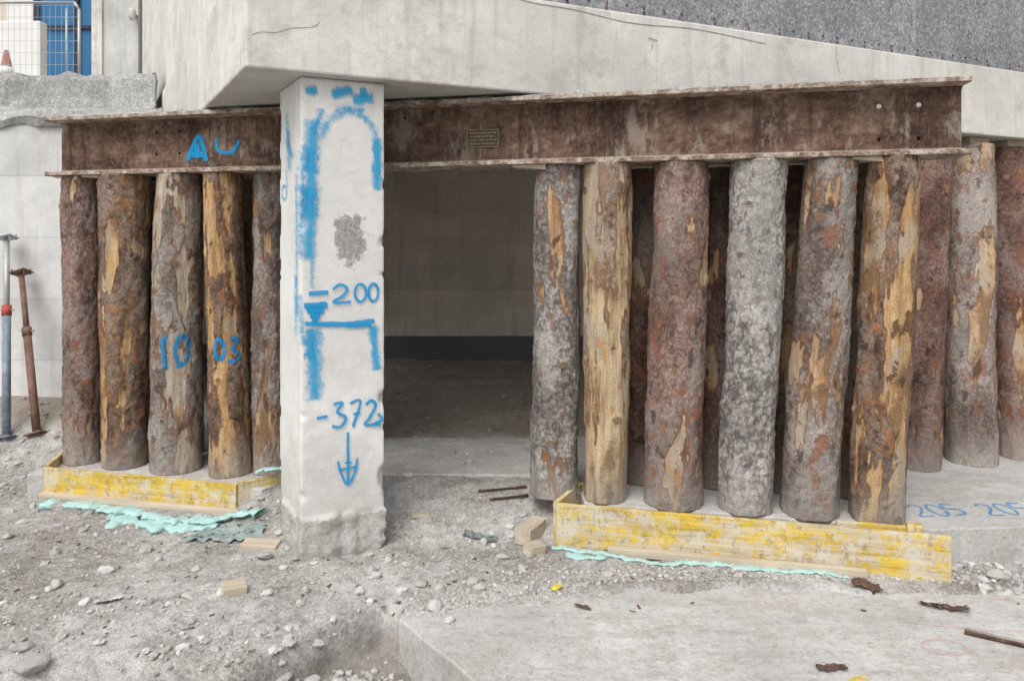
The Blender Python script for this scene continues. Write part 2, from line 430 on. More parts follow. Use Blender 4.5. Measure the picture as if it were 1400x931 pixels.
for i in range(70):
    s=1.85+i*.14
    for z in((3.015,) if i%2 else (3.015,2.985)):
        c=onf(s+random.uniform(-.01,.01),z,-.018); v=[];
        for k in range(8): v.append(c+fd*math.cos(k*.785)*.009+Vector((0,0,math.sin(k*.785)*.009)))
        for k in range(8): v.append(v[k]+nf*.006)
        parts.append((v,[tuple(range(8,16))]+[(k,(k+1)%8,(k+1)%8+8,k+8) for k in range(8)]))
joined('anchor_bolts',parts,MR,bld)
joined('panel_joint',[fbox(4.9,4.93,3.06,7,-.05,-.028),fbox(8.6,8.63,3.06,7,-.05,-.028)],MC_rough,bld)
ff=lambda a,b,o:tuple(onf(a,b,o))
strokes('hairline_cracks',[([(.03,2.565),(.08,2.585),(.15,2.59),(.22,2.62),(.33,2.64),(.37,2.67)],.005,1.6),([(1.5,2.95),(1.62,2.935),(1.9,2.93),(2.3,2.9),(2.8,2.92),(3.4,2.89)],.009,1.4),([(4.05,2.96),(4.07,2.8),(4.1,2.75)],.005,1.2)],ff,MCK,bld,.0015,.01)
strokes('rust_stain',[([(2.42,2.82),(2.5,2.81)],.03,1.0),([(2.46,2.81),(2.45,2.74)],.02,.8)],ff,paint_mat('rust_stain',(.36,.2,.1),.6,.8,2.4),bld,.0015,.01)
box('basement_wall',-2.9,10,7.5,7.8,-.4,2.397,MC_inner,bld)
box('side_wall',-3.1,-2.903,6.2,7.8,-.4,2.397,MC_inner,bld)
mk('retaining_wall',*boxdata(-12,-2.87,6.2,6.45,-.4,2.55),MC_left,None,False,.01)
prof=[(6.17,2.5),(6.14,2.56),(6.2,2.63),(6.4,2.68),(6.7,2.72),(6.85,2.78),(6.88,2.9),(6.9,3.05),(6.95,3.12),(7.1,3.14),(7.6,3.1),(9,3.1),(14,3.1),(30,3.1),(80,3.1)]
pv=[];xs=list(np.arange(-6,-2.8,.04))
xs=[-60,-30,-12,-8]+xs
for x in xs:
    for y,z in prof:
        k=min(1,max(0,(7.6-y)*3)); yy=y+k*.05*fbm(x*3,y*3,z*3); zz=z+k*.04*fbm(x*4+5,y*4,z*4)
        pv.append((min(x,-1.42-.608*(y-3.7)) if y<9.2 else min(x,-4.75),yy,zz))
n=len(prof)
mk('upper_terrace',pv,[(i*n+j,(i+1)*n+j,(i+1)*n+j+1,i*n+j+1) for i in range(len(xs)-1) for j in range(n-1)],MC_rough,None,False)
an=empty('rendered_annex')
box('wall',-5.3,-4.75,9.3,13,3.0,9,MC_render,an,.01)
box('corner_strip',-5.33,-5.2,9.27,9.297,3.0,9,MC_fascia,an)
MWH=simple('white_render',(.82,.81,.79),.9,0,.08,2); MBE=simple('beige_render',(.7,.62,.53),.9,0,.1,2)
MGL=M('blue_glass').fin((.05,.17,.33),.12); MFR=simple('dark_frame',(.05,.06,.08),.5,0,.2)
hs=empty('white_house')
box('wall',-16,-6.2,14,20,3.0,14,MBE,hs)
box('balcony_parapet',-11,-8.0,12.4,12.6,4.1,5.3,MWH,hs,.02)
box('balcony_floor',-11,-8.0,12.6,14,4.1,4.3,MWH,hs,.02)
box('glazing',-9.0,-7.6,13.93,13.97,4.4,8,MGL,hs)
joined('window_frame',[boxdata(x,x+.07,13.86,13.925,4.4,8) for x in(-9.07,-8.3,-7.62)]+[boxdata(-9.0,-7.6,13.875,13.92,z,z+.06) for z in(5.6,6.6,7.6)],MFR,hs)
box('blind',-9.6,-9.1,13.9,13.97,4.4,8,MWH,hs)
MGV=simple('galvanised_steel',(.5,.51,.52),.5,.4,.2)
fe=empty('mesh_fence')
def cyl(p,q_,r,seg=8):
    p=Vector(p);q_=Vector(q_);d=(q_-p).normalized();up=Vector((0,0,1)) if abs(d.z)<.9 else Vector((0,1,0));s=d.cross(up).normalized();u=s.cross(d)
    v=[c+s*math.cos(2*math.pi*k/seg)*r+u*math.sin(2*math.pi*k/seg)*r for c in(p,q_) for k in range(seg)]
    return v,[(k,(k+1)%seg,(k+1)%seg+seg,k+seg) for k in range(seg)]+[tuple(range(seg-1,-1,-1)),tuple(range(seg,2*seg))]
fx0,fx1,fy=-7.4,-4.38,7.4
joined('frame',[cyl((fx1,fy,3.08),(fx1,fy,3.88),.014),cyl((fx1,fy,3.88),(fx1-.05,fy,3.95),.014),cyl((fx1-.05,fy,3.95),(fx0,fy,3.95),.014),cyl((fx0,fy,3.2),(fx1,fy,3.2),.012),cyl((fx0,fy,3.08),(fx0,fy,3.95),.016),cyl((-4.52,fy+.02,3.08),(-4.52,fy+.02,3.9),.01)],MGV,fe,True)
joined('wires',[cyl((fx1-.06*i,fy+.005,3.2),(fx1-.06*i,fy+.005,3.94),.002,5) for i in range(1,50)]+[cyl((fx0,fy-.004,3.2+.12*i),(fx1,fy-.004,3.2+.12*i),.002,5) for i in range(1,7)],MGV,fe)
co=empty('traffic_cone')
MO=simple('faded_red_plastic',(.45,.22,.19),.6); cx_=-5.46
tube('cone_body',[(cx_,7.9,3.13),(cx_,7.9,3.3),(cx_,7.9,3.301),(cx_,7.9,3.42),(cx_,7.9,3.6)],[.12,.08,.08,.055,.02],MO,co,20)
tube('stripe',[(cx_,7.9,3.32),(cx_,7.9,3.42)],[.081,.058],MWH,co,20)
box('base',cx_-.15,cx_+.15,7.75,8.05,3.09,3.13,MO,co,.01)
wl=empty('wall_lamp')
tube('lamp_body',[(-4.78,9.2,4.32),(-4.78,9.2,4.36),(-4.78,9.2,4.44),(-4.78,9.2,4.48)],[.02,.045,.045,.02],MC_render,wl,14)
tube('bracket',[(-4.78,9.3,4.4),(-4.78,9.2,4.4)],.025,MGV,wl)
# ---------------------------------------------------------------- column
col=empty('concrete_column')
cd=Vector((.9154,.402,0)); cl=Vector((-.5195,.8545,0)); cn=Vector((.402,-.9154,0)); cw=.447; cdp=.456
C0=Vector((-1.123,3.9,0))
def ring(grow,R=.012):
    corners=[C0+cd*-grow-cl*grow,C0+cd*(cw+grow)-cl*grow,C0+cd*(cw+grow)+cl*(cdp+grow),C0-cd*grow+cl*(cdp+grow)]
    out=[]
    for i in range(4):
        p=corners[i];a=corners[i-1];b=corners[(i+1)%4]
        da=(a-p).normalized();db=(b-p).normalized()
        for k in range(4):
            t=k/3; out.append((p+da*R*(1-t)**2+db*R*t**2))
        for k in range(1,22):
            out.append((p+db*R).lerp(b-db*R,k/22))
    return out
V=[];F=[];zs=list(np.arange(-.34,2.401,.016))
ctr=C0+cd*cw/2+cl*cdp/2
for z in zs:
    rg=ring(.002); m_=len(rg)
    for i,p in enumerate(rg):
        zz=z+.025*fbm(p.x*5,p.y*5,1)
        low=sm(.045,.03,zz)
        dn=(p-ctr).normalized(); amp=.0018+.014*low
        e=amp*fbm(p.x*11,p.y*11,z*11,4)*1.2+.010*low*(1 if fbm(p.x*3,p.y*3,9)>-.1 else -.6)
        cc=i%25
        if cc<4:
            chip=max(0,fbm(p.x*5+i//25*7,p.y*5,z*8,4)-.2)*.07; e-=chip
        V.append(p+dn*e+Vector((0,0,z)))
nz=len(zs)
F=[(j*m_+i,j*m_+(i+1)%m_,(j+1)*m_+(i+1)%m_,(j+1)*m_+i) for j in range(nz-1) for i in range(m_)]+[tuple(range((nz-1)*m_,nz*m_))]
mk('shaft',V,F,MC_col,col,True)
def fc(a,b,o):
    u=(a-410)*.00382; z=1.5+(335-b)*.00399
    p=C0+cd*u+cn*(o+.002); return (p.x,p.y,z)
def circ(cx,cy,rx,ry,n=12,a0=0): return [(cx+rx*math.cos(a0+2*math.pi*k/n),cy+ry*math.sin(a0+2*math.pi*k/n)) for k in range(n+1)]
# strokes are drawn on a sheet whose unit is 3.8 mm
main=[ ([(419,400),(447,399)],7,2.4),([(452,396),(463,389),(473,395),(466,405),(453,413),(479,413)],5,2.4),(circ(492,401,8,12),5,2.4),(circ(511,401,7,12),5,2.4),
 ([(413,417),(446,416)],11,2.6),([(417,423),(441,423)],11,2.6),([(421,430),(436,430)],10,2.6),([(427,430),(428,440)],10,2.2),
 ([(414,440),(470,443),(513,440)],8,2.5),([(470,446),(508,446)],6,1.8),
 ([(430,568),(446,566)],5.5,2.4),([(453,551),(466,550),(459,562),(471,570),(464,582),(451,580)],5,2.4),([(476,552),(492,550),(481,585)],5,2.4),([(481,567),(493,566)],4,2),
 ([(499,556),(508,550),(514,558),(505,574),(499,583),(522,584)],5,2.4),([(516,568),(524,578),(512,582)],4.5,2),
 ([(474,590),(474,660)],4.5,1.9),([(460,628),(464,645),(474,662),(484,646),(488,626)],4.5,1.9),([(463,641),(486,639)],4,1.8),([(468,632),(480,632)],4,1.5)]
soft=[([(425,165),(423,250),(419,356)],30,1.5),([(421,200),(417,240)],38,1.3),([(420,255),(420,300)],34,1.5),([(411,235),(407,350)],14,1.1),
 ([(436,190),(452,163),(478,152),(500,160),(514,185),(518,250)],18,1.05),([(516,185),(516,260)],20,1.6),
 ([(414,130),(433,127)],19,1.8),([(450,131),(482,123)],20,1.8),([(480,136),(512,131)],21,1.8),([(489,126),(503,124)],18,1.9),([(425,188),(438,150)],16,1.1),
 ([(427,445),(428,545)],30,1.5),([(420,446),(421,490)],20,1.5),([(510,446),(516,510)],20,1.7),([(406,400),(412,470)],14,1.0),([(424,355),(424,395)],12,.9),([(455,150),(500,148)],16,.9)]
strokes('level_marks',main,fc,MB,col,.007,2.0)
strokes('spray_clouds',soft,fc,MBL,col,.0025,2.5)
def fl(a,b,o):
    p=C0+cl*(a/100)+Vector((-.8545,-.5195,0))*(o+.003); return (p.x,p.y,b/100)
strokes('side_marks',[([(28,226),(24,205),(12,198)],9,1.1),([(25,215),(22,190)],12,1.0),(circ(34,180,5,4),2.2,1.5),([(31,194),(28,186),(30,178)],2.2,1.5),([(8,190),(8,150),(7,110)],8,.9),([(10,135),(9,100)],7,.9)],fl,MBL,col,.004,2)
# ---------------------------------------------------------------- steel beam
bm_=empty('steel_beam')
bd=Vector((.9765,-.2156,0)); bn=Vector((.2156,.9765,0)); A0=Vector((-3.018,5.146,0))
BL=5.57
def onb(s,t,z): return A0+bd*s+bn*t+Vector((0,0,z))
def bbox(s0,s1,t0,t1,z0,z1,sub=1,rag=0):
    v=[];f=[]
    for i in range(sub+1):
        s=s0+(s1-s0)*i/sub
        r0=rag*fbm(s*9,z0*5,1);r1=rag*fbm(s*11,z0*5,4)*.8
        v+=[onb(s,t0+r0,z0+r1*.3),onb(s,t1,z0),onb(s,t1,z1),onb(s,t0+r0,z1+r1)]
    for i in range(sub):
        a=i*4
        for k in range(4): f.append((a+(k+1)%4,a+4+(k+1)%4,a+4+k,a+k))
    f+=[(0,1,2,3),(sub*4+3,sub*4+2,sub*4+1,sub*4)]
    return v,f
s0=-.17
joined('web',[bbox(s0,BL-.0,-.008,.008,2.002,2.353)],MR,bm_)
joined('top_flange',[bbox(s0,BL,-.15,.15,2.353,2.378,180,.004)],MF,bm_,bev=.003)
joined('bottom_flange',[bbox(s0,BL,-.15,.15,1.977,2.002,180,.004)],MF,bm_,bev=.003)
joined('fillets',[([onb(s0,-.008,z),onb(s0,-.03,z),onb(s0,-.008,z+d),onb(BL,-.008,z),onb(BL,-.03,z),onb(BL,-.008,z+d)],[(0,1,2),(5,4,3),(0,3,4,1),(1,4,5,2),(2,5,3,0)]) for z,d in((2.0025,.022),(2.3525,-.022))],MR,bm_)
tv=[];tf=[]
K=260
for i in range(K+1):
    s=s0+.02+(BL-.3)*i/K; h=max(.001,.010+.022*fbm(s*5,2,2,4))
    t0=-.146+.02*abs(fbm(s*7,1))
    tv+=[onb(s,t0,2.379),onb(s,t0+.02,2.379+h),onb(s,.0,2.379+h*.8),onb(s,.1,2.379)]
for i in range(K):
    for k in range(3): tf.append((i*4+k,i*4+4+k,i*4+5+k,i*4+1+k))
mk('mortar_crust',tv,tf,MC_rough,bm_,False)
MK=simple('hole_black',(.01,.008,.007),1.0); MWD=simple('white_dot',(.8,.8,.78),.8,0,.1)
def disc(s,z,r,o=-.0095):
    v=[onb(s+math.cos(k*.5236)*r,o,z+math.sin(k*.5236)*r) for k in range(12)]; v2=[onb(s+math.cos(k*.5236)*r,o+.004,z+math.sin(k*.5236)*r) for k in range(12)]
    return v+v2,[tuple(range(12))]+[(k,k+12,(k+1)%12+12,(k+1)%12) for k in range(12)]
joined('bolt_holes',[disc(5.16,2.08,.011),disc(5.36,2.08,.011),disc(.6,2.27,.009),disc(.6,2.12,.009),disc(.78,2.27,.009),disc(.78,2.12,.009),disc(2.4,2.3,.008)],MK,bm_)
joined('through_holes',[disc(5.16,2.262,.013),disc(5.36,2.262,.013)],MWD,bm_)
MPL=simple('brass_plate',(.36,.30,.19),.6,.0,.5,20); MPD=simple('plate_ground',(.13,.10,.07),.7,0,.4,20)
joined('maker_plate',[bbox(2.81,3.01,-.014,-.0085,2.1,2.21)],MPD,bm_,bev=.001)
pl=[bbox(2.81,3.01,-.018,-.0145,2.1,2.105),bbox(2.81,3.01,-.018,-.0145,2.205,2.21),bbox(2.81,2.815,-.018,-.0145,2.106,2.204),bbox(3.005,3.01,-.018,-.0145,2.106,2.204)]
for z in(2.118,2.14,2.162,2.184):
    s=2.825
    while s<2.985:
        L_=random.uniform(.008,.02); pl.append(bbox(s,min(s+L_,2.995),-.0175,-.0145,z,z+.010)); s+=L_+.005
joined('plate_lettering',pl,MPL,bm_)
fb=lambda a,b,o: tuple(onb(a/100,-.0095-o,b/100))
strokes('paint_marks',[([(84,207),(93,223),(99,206)],4.0,2),([(87,211),(97,211)],6,1.8),([(91,219),(92,208)],6,1.8),([(106,222),(108,213),(118,212),(124,220)],4,1.1)],fb,MB,bm_,.001,.9)
for s,L in((-.12,.18),(3.12,.2),(5.0,.16),(.1,.3)):
    v,f=bbox(s,s+L,-.12,.02,1.945,1.976); v[0]=v[0]+Vector((0,0,.02)); v[1]=v[1]+Vector((0,0,.02)); mk('wooden_wedge',v,f,MW,None,False,.002)
# ---------------------------------------------------------------- logs
def bark_mat(name,a,b,flake,wa,wb,lichen=.2,plate=50,crack=.62,fl_amt=.45,stain=(.52,.66),ft=.63,wdark=.64):
    m=M(name)
    oi=m.n.new('ShaderNodeObjectInfo'); r=oi.outputs['Random']
    cx=m.n.new('ShaderNodeCombineXYZ'); 
    for i in range(3): m.put(cx.inputs[i],m.math('MULTIPLY',r,37.0+i*11))
    ad=m.n.new('ShaderNodeVectorMath'); m.put(ad.inputs[0],m.tc); m.put(ad.inputs[1],cx.outputs[0]); p=ad.outputs[0]
    fr=m.noise(26,4,.9,p)           # ragged medium detail
    fine=m.noise(90,3,.85,p)
    frc=m.math('SUBTRACT',fr,.5)
    n1=m.math('MULTIPLY_ADD',frc,.5,m.attr('tone'))
    n2=m.math('MULTIPLY_ADD',frc,.6,m.attr('flake'))
    n3=m.math('MULTIPLY_ADD',frc,.7,m.attr('lichen'))
    c=m.mix(m.ramp(n1,(.34,0),(.64,1)),a,b)
    vn=m.n.new('ShaderNodeTexVoronoi'); m.put(vn.inputs['Vector'],m.mapping(m.warp(.06,16,p),(1,1,.75))); vn.inputs['Scale'].default_value=plate
    c=m.mix(fl_amt,c,m.mix(1,c,m.ramp(vn.outputs['Color'],(.1,.6),(.5,.98),(.9,1.4)),'MULTIPLY'))
    c=m.mix(1,c,m.ramp(vn.outputs['Distance'],(.35,1),(.75,crack)),'MULTIPLY')
    c=m.mix(m.math('MULTIPLY',m.ramp(n3,(.48,0),(.62,1)),lichen),c,(.50,.475,.44))
    c=m.mix(m.ramp(n2,(ft,0),(ft+.04,.8)),c,flake)
    c=m.mix(m.ramp(n2,(.30,.75),(.35,0)),c,tuple(x*.42 for x in a))
    c=m.mix(.6,c,m.mix(1,c,m.ramp(fine,(.33,.45),(.5,1),(.68,1.4)),'MULTIPLY'))
    g=m.noise(1,4,.8,m.mapping(p,(26,26,2.0)))
    w=m.ramp(g,(.3,tuple(x*.45 for x in wa)),(.43,wa),(.6,wb))
    w=m.mix(m.ramp(n1,(stain[0],0),(stain[1],.8)),w,(.21,.12,.065))
    w=m.mix(m.ramp(n3,(.58,0),(.66,.7)),w,(.45,.40,.33))
    w=m.mix(m.ramp(n2,(wdark,0),(wdark+.05,.9)),w,(.12,.07,.043))
    w=m.mix(m.ramp(n2,(.28,.7),(.36,0)),w,(.50,.26,.11))
    w=m.mix(m.math('MULTIPLY',m.ramp(fine,(.52,0),(.66,1)),.35),w,(.12,.075,.045))
    pe=m.math('MULTIPLY_ADD',frc,.9,m.attr('peel')); kn=m.attr('knot')
    mk_=m.ramp(pe,(.47,0),(.53,1))
    rim=m.ramp(pe,(.15,0),(.43,.8),(.55,.7),(.75,0))
    c=m.mix(mk_,c,w)
    c=m.mix(rim,c,m.mix(fr,(.07,.03,.018),(.34,.165,.08)))
    knn=m.math('MULTIPLY_ADD',frc,.9,kn)
    kc=m.mix(fine,(.05,.03,.02),(.40,.27,.16))
    c=m.mix(m.ramp(knn,(.45,0),(.62,.85)),c,kc)
    z=m.xyz()[2]
    c=m.mix(m.math('MULTIPLY',m.ramp(m.math('ADD',z,m.math('MULTIPLY',fr,.3)),(.14,1),(.42,0)),.5),c,(.46,.435,.39))
    h=m.math('MULTIPLY_ADD',fr,.8,fine)
    return m.fin(c,.88,m.bump(h,.95,.010))
RED=bark_mat('reddish_spruce_bark',(.20,.125,.10),(.36,.25,.21),(.30,.12,.07),(.46,.31,.17),(.64,.5,.33),.25)
DRK=bark_mat('dark_red_bark',(.13,.075,.06),(.25,.155,.125),(.22,.09,.055),(.4,.25,.13),(.55,.4,.25),.15)
GRY=bark_mat('grey_spruce_bark',(.26,.235,.215),(.45,.415,.385),(.30,.165,.11),(.42,.25,.14),(.58,.42,.25),.55,46,.5,.55,ft=.66)
GR2=bark_mat('pale_scaly_spruce_bark',(.31,.285,.265),(.50,.465,.435),(.30,.22,.18),(.42,.3,.2),(.58,.45,.32),.5,42,.45,.6,ft=.72)
BRN=bark_mat('brown_spruce_bark',(.16,.10,.075),(.31,.215,.155),(.36,.17,.08),(.5,.30,.13),(.66,.47,.26),.2)
GBR=bark_mat('greybrown_spruce_bark',(.19,.145,.125),(.36,.29,.25),(.28,.13,.075),(.44,.29,.16),(.58,.44,.3),.4,ft=.65)
PAL=bark_mat('weathered_debarked_wood',(.28,.19,.13),(.46,.34,.23),(.36,.18,.09),(.48,.34,.19),(.66,.53,.35),.3,stain=(.62,.8),wdark=.70)
PLG=bark_mat('weathered_grey_wood',(.2,.155,.13),(.34,.28,.235),(.25,.14,.09),(.40,.33,.25),(.56,.49,.395),.45,stain=(.62,.78),wdark=.68)
MEND=simple('sawn_log_end',(.5,.39,.25),.9,0,.35,20)
def log(base,top,r0,r1,mat,peel,seed,res=1.0,marks=None,nk=None,vs=1.9,bend=1.0):
    rnd=random.Random(seed)
    base=Vector(base); top=Vector(top); L=top.z-base.z
    sx=(top.x-base.x)/L; sy=(top.y-base.y)/L
    nt=int(84*res); nz=int(L/.0095*res)
    th0=math.atan2(-base.y,-base.x)
    knots=[]
    for k in range(nk if nk is not None else rnd.randint(6,10)):
        knots.append((th0+rnd.uniform(-1.5,1.5) if k%4 else rnd.uniform(0,6.28),rnd.uniform(.08,L-.08),rnd.uniform(.012,.038)*rnd.uniform(.7,1.1),rnd.uniform(.004,.020)))
    thr=.86-.62*peel
    S_=seed*3.7
    def shape(th,z):
        c=math.cos(th);s=math.sin(th);t=z/L
        R=r0+(r1-r0)*t
        pn=noise.fractal(Vector((c*1.15+S_,s*1.15,z*vs)),.75,2.0,5)*.80
        pe=min(1,max(0,(pn+.35-thr)/.11*.5+.5)) if peel>0 else 0
        e=.012*noise.noise(Vector((c*1.1,s*1.1+S_,z*1.8)))+.008*noise.noise(Vector((c*2.2+S_,s*2.2,z*5)))
        pl=noise.fractal(Vector((c*5+S_,s*5,z*22)),.7,2.0,4)
        e+=(1-pe)*(.008+.0055*pl)+pe*(.0025*noise.noise(Vector((c*6,s*6+S_,z*4)))+.001*pl)
        kn=0
        for (kt,kz,ks,kh) in knots:
            da=(th-kt+math.pi)%(2*math.pi)-math.pi
            d=math.hypot(da*R*.75,(z-kz))/ks
            if d<2.2:
                w=math.exp(-d*d*1.3); e+=kh*w-(.6*kh*math.exp(-d*d*9)); kn=max(kn,w)
        bx=.020*bend*noise.noise(Vector((S_,0,z*1.0))); by=.012*noise.noise(Vector((0,S_,z*.9)))
        R+=e-.006
        return bx+R*c,by+R*s,pe,kn
    V=[];A={'peel':[],'knot':[],'tone':[],'flake':[],'lichen':[]}
    for j in range(nz+1):
        z=L*j/nz
        for i in range(nt):
            th=2*math.pi*i/nt
            x,y,pe,kn=shape(th,z)
            V.append((x+sx*z,y+sy*z,z)); A['peel'].append(pe); A['knot'].append(kn)
            c=math.cos(th)*.14;s=math.sin(th)*.14
            A['tone'].append(.5+.40*noise.fractal(Vector((c*6+S_,s*6,z*2.6)),.8,2.0,3))
            A['flake'].append(.5+.30*noise.fractal(Vector((c*13,s*13+S_,z*8)),.8,2.0,3))
            A['lichen'].append(.5+.36*noise.fractal(Vector((c*5,s*5,z*2.4+S_)),.8,2.0,3))
    F=[(j*nt+i,j*nt+(i+1)%nt,(j+1)*nt+(i+1)%nt,(j+1)*nt+i) for j in range(nz) for i in range(nt)]
    F+=[tuple(range(nt-1,-1,-1)),tuple(range(nz*nt,(nz+1)*nt))]
    o=mk('log_post',V,F,[mat,MEND],None,True,loc=base)
    for k in(-1,-2):
        o.data.polygons[len(F)+k].material_index=1; o.data.polygons[len(F)+k].use_smooth=False
    for nm,vals in A.items():
        at=o.data.attributes.new(nm,'FLOAT','POINT'); at.data.foreach_set('value',vals)
    if marks:
        def fn(u,v,off):
            th=th0+u/100/r0; z=v/100; x,y,_,_=shape(th,z); k=math.hypot(x,y); x*=1+(off)/k; y*=1+(off)/k
            return (x+sx*z,y+sy*z,z)
        strokes('paint_marks',marks,fn,MBK2,o,.003,.8)
    return o
def bl(s,t,ds,dt,r0,r1,mat,peel,seed,res=1.0,marks=None,zb=-.002,zt=1.977,nk=None,vs=1.9,bend=1.0):
    b=onb(s,t,zb);tp=onb(s+ds,t+dt,zt); return log(b,tp,r0,r1,mat,peel,seed,res,marks,nk,vs,bend)
bl(3.353,.02,.02,0,.142,.140,GRY,.34,11)
bl(3.657,-.01,.02,0,.130,.148,PAL,1.15,12,vs=1.2)
bl(4.053,0,.045,0,.165,.152,RED,.30,13)
bl(4.462,0,.07,0,.150,.150,GR2,.0,14)
bl(4.796,0,.11,0,.155,.138,GBR,.42,15)
bl(5.156,-.01,.075,0,.142,.137,BRN,.86,16,vs=1.3)
bl(.0,.0,-.01,0,.118,.122,RED,.10,21,zb=-.02)
bl(.319,0,.035,0,.152,.162,BRN,.58,22,zb=-.02,bend=1.6)
bl(.753,0,.02,0,.168,.150,PLG,.85,23,marks=[([(-10,91),(-7,70)],3.6,2.3),(circ(3,82,4.5,9.5),4,2.2),([(-11,83),(-7,93)],3.4,2.2),([(2,74),(0,70)],5,1.7)],zb=-.02,vs=1.2)
bl(1.15,-.01,-.035,0,.140,.122,BRN,.78,24,marks=[(circ(-6,84,3.6,6.5),4.2,2.2),([(1,91),(7,90),(3,84),(8,80),(4,76),(-1,77)],3.8,2.2),([(-11,80),(-4,78)],3.4,2)],zb=-.02,bend=2.0)
bl(1.404,.1,-.01,0,.122,.118,GBR,.3,25,zb=-.02)
for i,(s,pe,m_) in enumerate(((3.846,.3,DRK),(4.321,.1,DRK),(4.754,.2,DRK),(5.108,.3,BRN))):
    bl(s,.38,.04,0,.13,.128,m_,pe,31+i,.6,nk=3)
for i,(s,m_) in enumerate(((.15,DRK),(.54,BRN),(.96,DRK),(1.65,RED))):
    bl(s,.36,0,0,.125,.12,m_,.2,41+i,.6,zb=-.02,nk=3)
for bs,tp,ra,rb,m_,pe,sd_ in(((2.76,4.97,-.002),(3.41,5.95,2.34),.136,.150,DRK,.12,51),((3.18,5.07,-.002),(3.88,6.2,2.34),.155,.180,GBR,.5,52),((3.62,5.2,-.002),(4.33,6.40,2.34),.14,.165,DRK,.2,53)):
    log(bs,tp,ra,rb,m_,pe,sd_)
    box('wooden_packer',-.12,.12,-.1,.1,0,.056,MW,None,.003,(tp[0],tp[1]+.02,2.342),(0,0,.41))
# ---------------------------------------------------------------- formwork
fw=empty('formwork_frame')
board('front_board',(-3.09,4.82),(-1.71,4.53),-.13,.035,.027,MY,fw,-.02)
board('return_board',(-1.70,4.535),(-1.43,4.70),-.14,.03,.027,MY,fw)
board('side_board',(-3.2,5.2),(-3.095,4.83),-.13,.04,.027,MY,fw)
board('lower_batten',(-3.1,4.775),(-1.37,4.40),-.15,-.122,.05,MW,fw,-.005)
fw2=empty('formwork_frame')
board('front_board',(.246,4.10),(2.2,3.665),-.185,.05,.028,MY2,fw2,-.01)
board('return_board',(.262,4.135),(.43,4.46),-.18,.05,.027,MY2,fw2)
board('end_block',(2.02,3.74),(2.09,3.72),-.1,.07,.05,MY,fw2)
board('rear_batten',(1.7,3.83),(2.05,3.75),-.02,.055,.02,MY,fw2)
board('lower_batten',(.52,3.985),(1.80,3.70),-.19,-.15,.045,MW,fw2,.0)
board('mitre_block',(.10,4.06),(.2,4.25),-.17,-.09,.09,MW,fw2)
MFO=simple('turquoise_foam',(.47,.70,.67),.9,0,.25,25,.6)
def foam(name,pts,r,seed,dz=0,flat=.3):
    P=resample(pts,.010); pp=[];rr=[]
    for i,p in enumerate(P):
        x,y=p.x+.02*fbm(i*.12,seed),p.y+.02*fbm(i*.12,seed+5)
        pp.append((x,y,0)); rr.append(r*max(.15,.7+.8*fbm(i*.12,seed+9)))
    seg=22;V=[];F=[]
    for i,(x,y,_) in enumerate(pp):
        dx=pp[min(i+2,len(pp)-1)][0]-pp[max(i-2,0)][0];dy=pp[min(i+2,len(pp)-1)][1]-pp[max(i-2,0)][1];l=math.hypot(dx,dy)+1e-6
        gz=g(x,y)
        for k in range(seg):
            a=2*math.pi*k/seg; q=rr[i]*(1+.40*fbm(math.cos(a)*2+i*.12,math.sin(a)*2,seed,3))
            V.append((x-dy/l*math.cos(a)*q,y+dx/l*math.cos(a)*q,max(gz,-.2)+.006+dz+math.sin(a)*q*flat))
    for i in range(len(pp)-1):
        for k in range(seg): F.append((i*seg+k,i*seg+(k+1)%seg,(i+1)*seg+(k+1)%seg,(i+1)*seg+k))
    return mk(name,V,F,MFO,None,True)
foam('expanding_foam',[(-3.0,4.72),(-2.5,4.6),(-2.15,4.48),(-1.8,4.40),(-1.5,4.35)],.07,3,.02)
foam('expanding_foam',[(-2.5,4.52),(-2.0,4.38),(-1.75,4.34)],.09,8,.0,.25)
foam('expanding_foam',[(.22,4.06),(.45,3.99),(.7,3.9),(1.1,3.83),(1.7,3.7)],.028,13)
foam('expanding_foam',[(.3,3.98),(.42,3.9),(.5,3.94)],.03,17)
fo=foam('expanding_foam',[(-1.62,4.62),(-1.35,4.6)],.05,20); fo.location.z=.12
def rag(name,cx,cy,w,h,ang,mat,seed,amp=.03):
    V=[];n=26
    for j in range(n+1):
        for i in range(n+1):
            u=(i/n-.5)*w;v=(j/n-.5)*h; u+=.14*w*fbm(j*.2,seed);v+=.3*h*fbm(i*.2,seed+3)
            x=cx+u*math.cos(ang)-v*math.sin(ang);y=cy+u*math.sin(ang)+v*math.cos(ang)
            V.append((x,y,max(g(x,y),-.2)+.008+amp*(.4+fbm(u*14,v*14,seed,4))))
    return mk(name,V,[(j*(n+1)+i,j*(n+1)+i+1,(j+1)*(n+1)+i+1,(j+1)*(n+1)+i) for j in range(n) for i in range(n)],mat,None,True)
MRG=simple('grey_green_sheet',(.33,.40,.38),.6,0,.3); MDK=simple('dark_sheet',(.24,.28,.27),.7,0,.4)
rag('plastic_sheet',-1.64,4.2,.42,.16,-.05,MRG,4,.02); rag('plastic_sheet',-.18,4.15,.2,.05,-.4,MDK,9,.010)
MBK=simple('loose_bark',(.19,.12,.085),.9,0,.5,20)
rag('bark_piece',1.74,3.6,.13,.07,-.2,MBK,12,.03); rag('bark_piece',2.02,3.42,.2,.05,-.35,MBK,15,.025); rag('bark_piece',.33,3.42,.08,.02,-.4,MBK,18,.008)
rag('bark_piece',1.28,2.93,.12,.04,.1,MBK,22,.01)
rag('yellow_wrapper',.22,3.6,.05,.035,.3,simple('yellow_plastic',(.75,.6,.05),.5),25,.012)
rag('paper_scrap',-1.9,3.45,.12,.05,.4,simple('pale_paper',(.6,.62,.63),.8),26,.01)
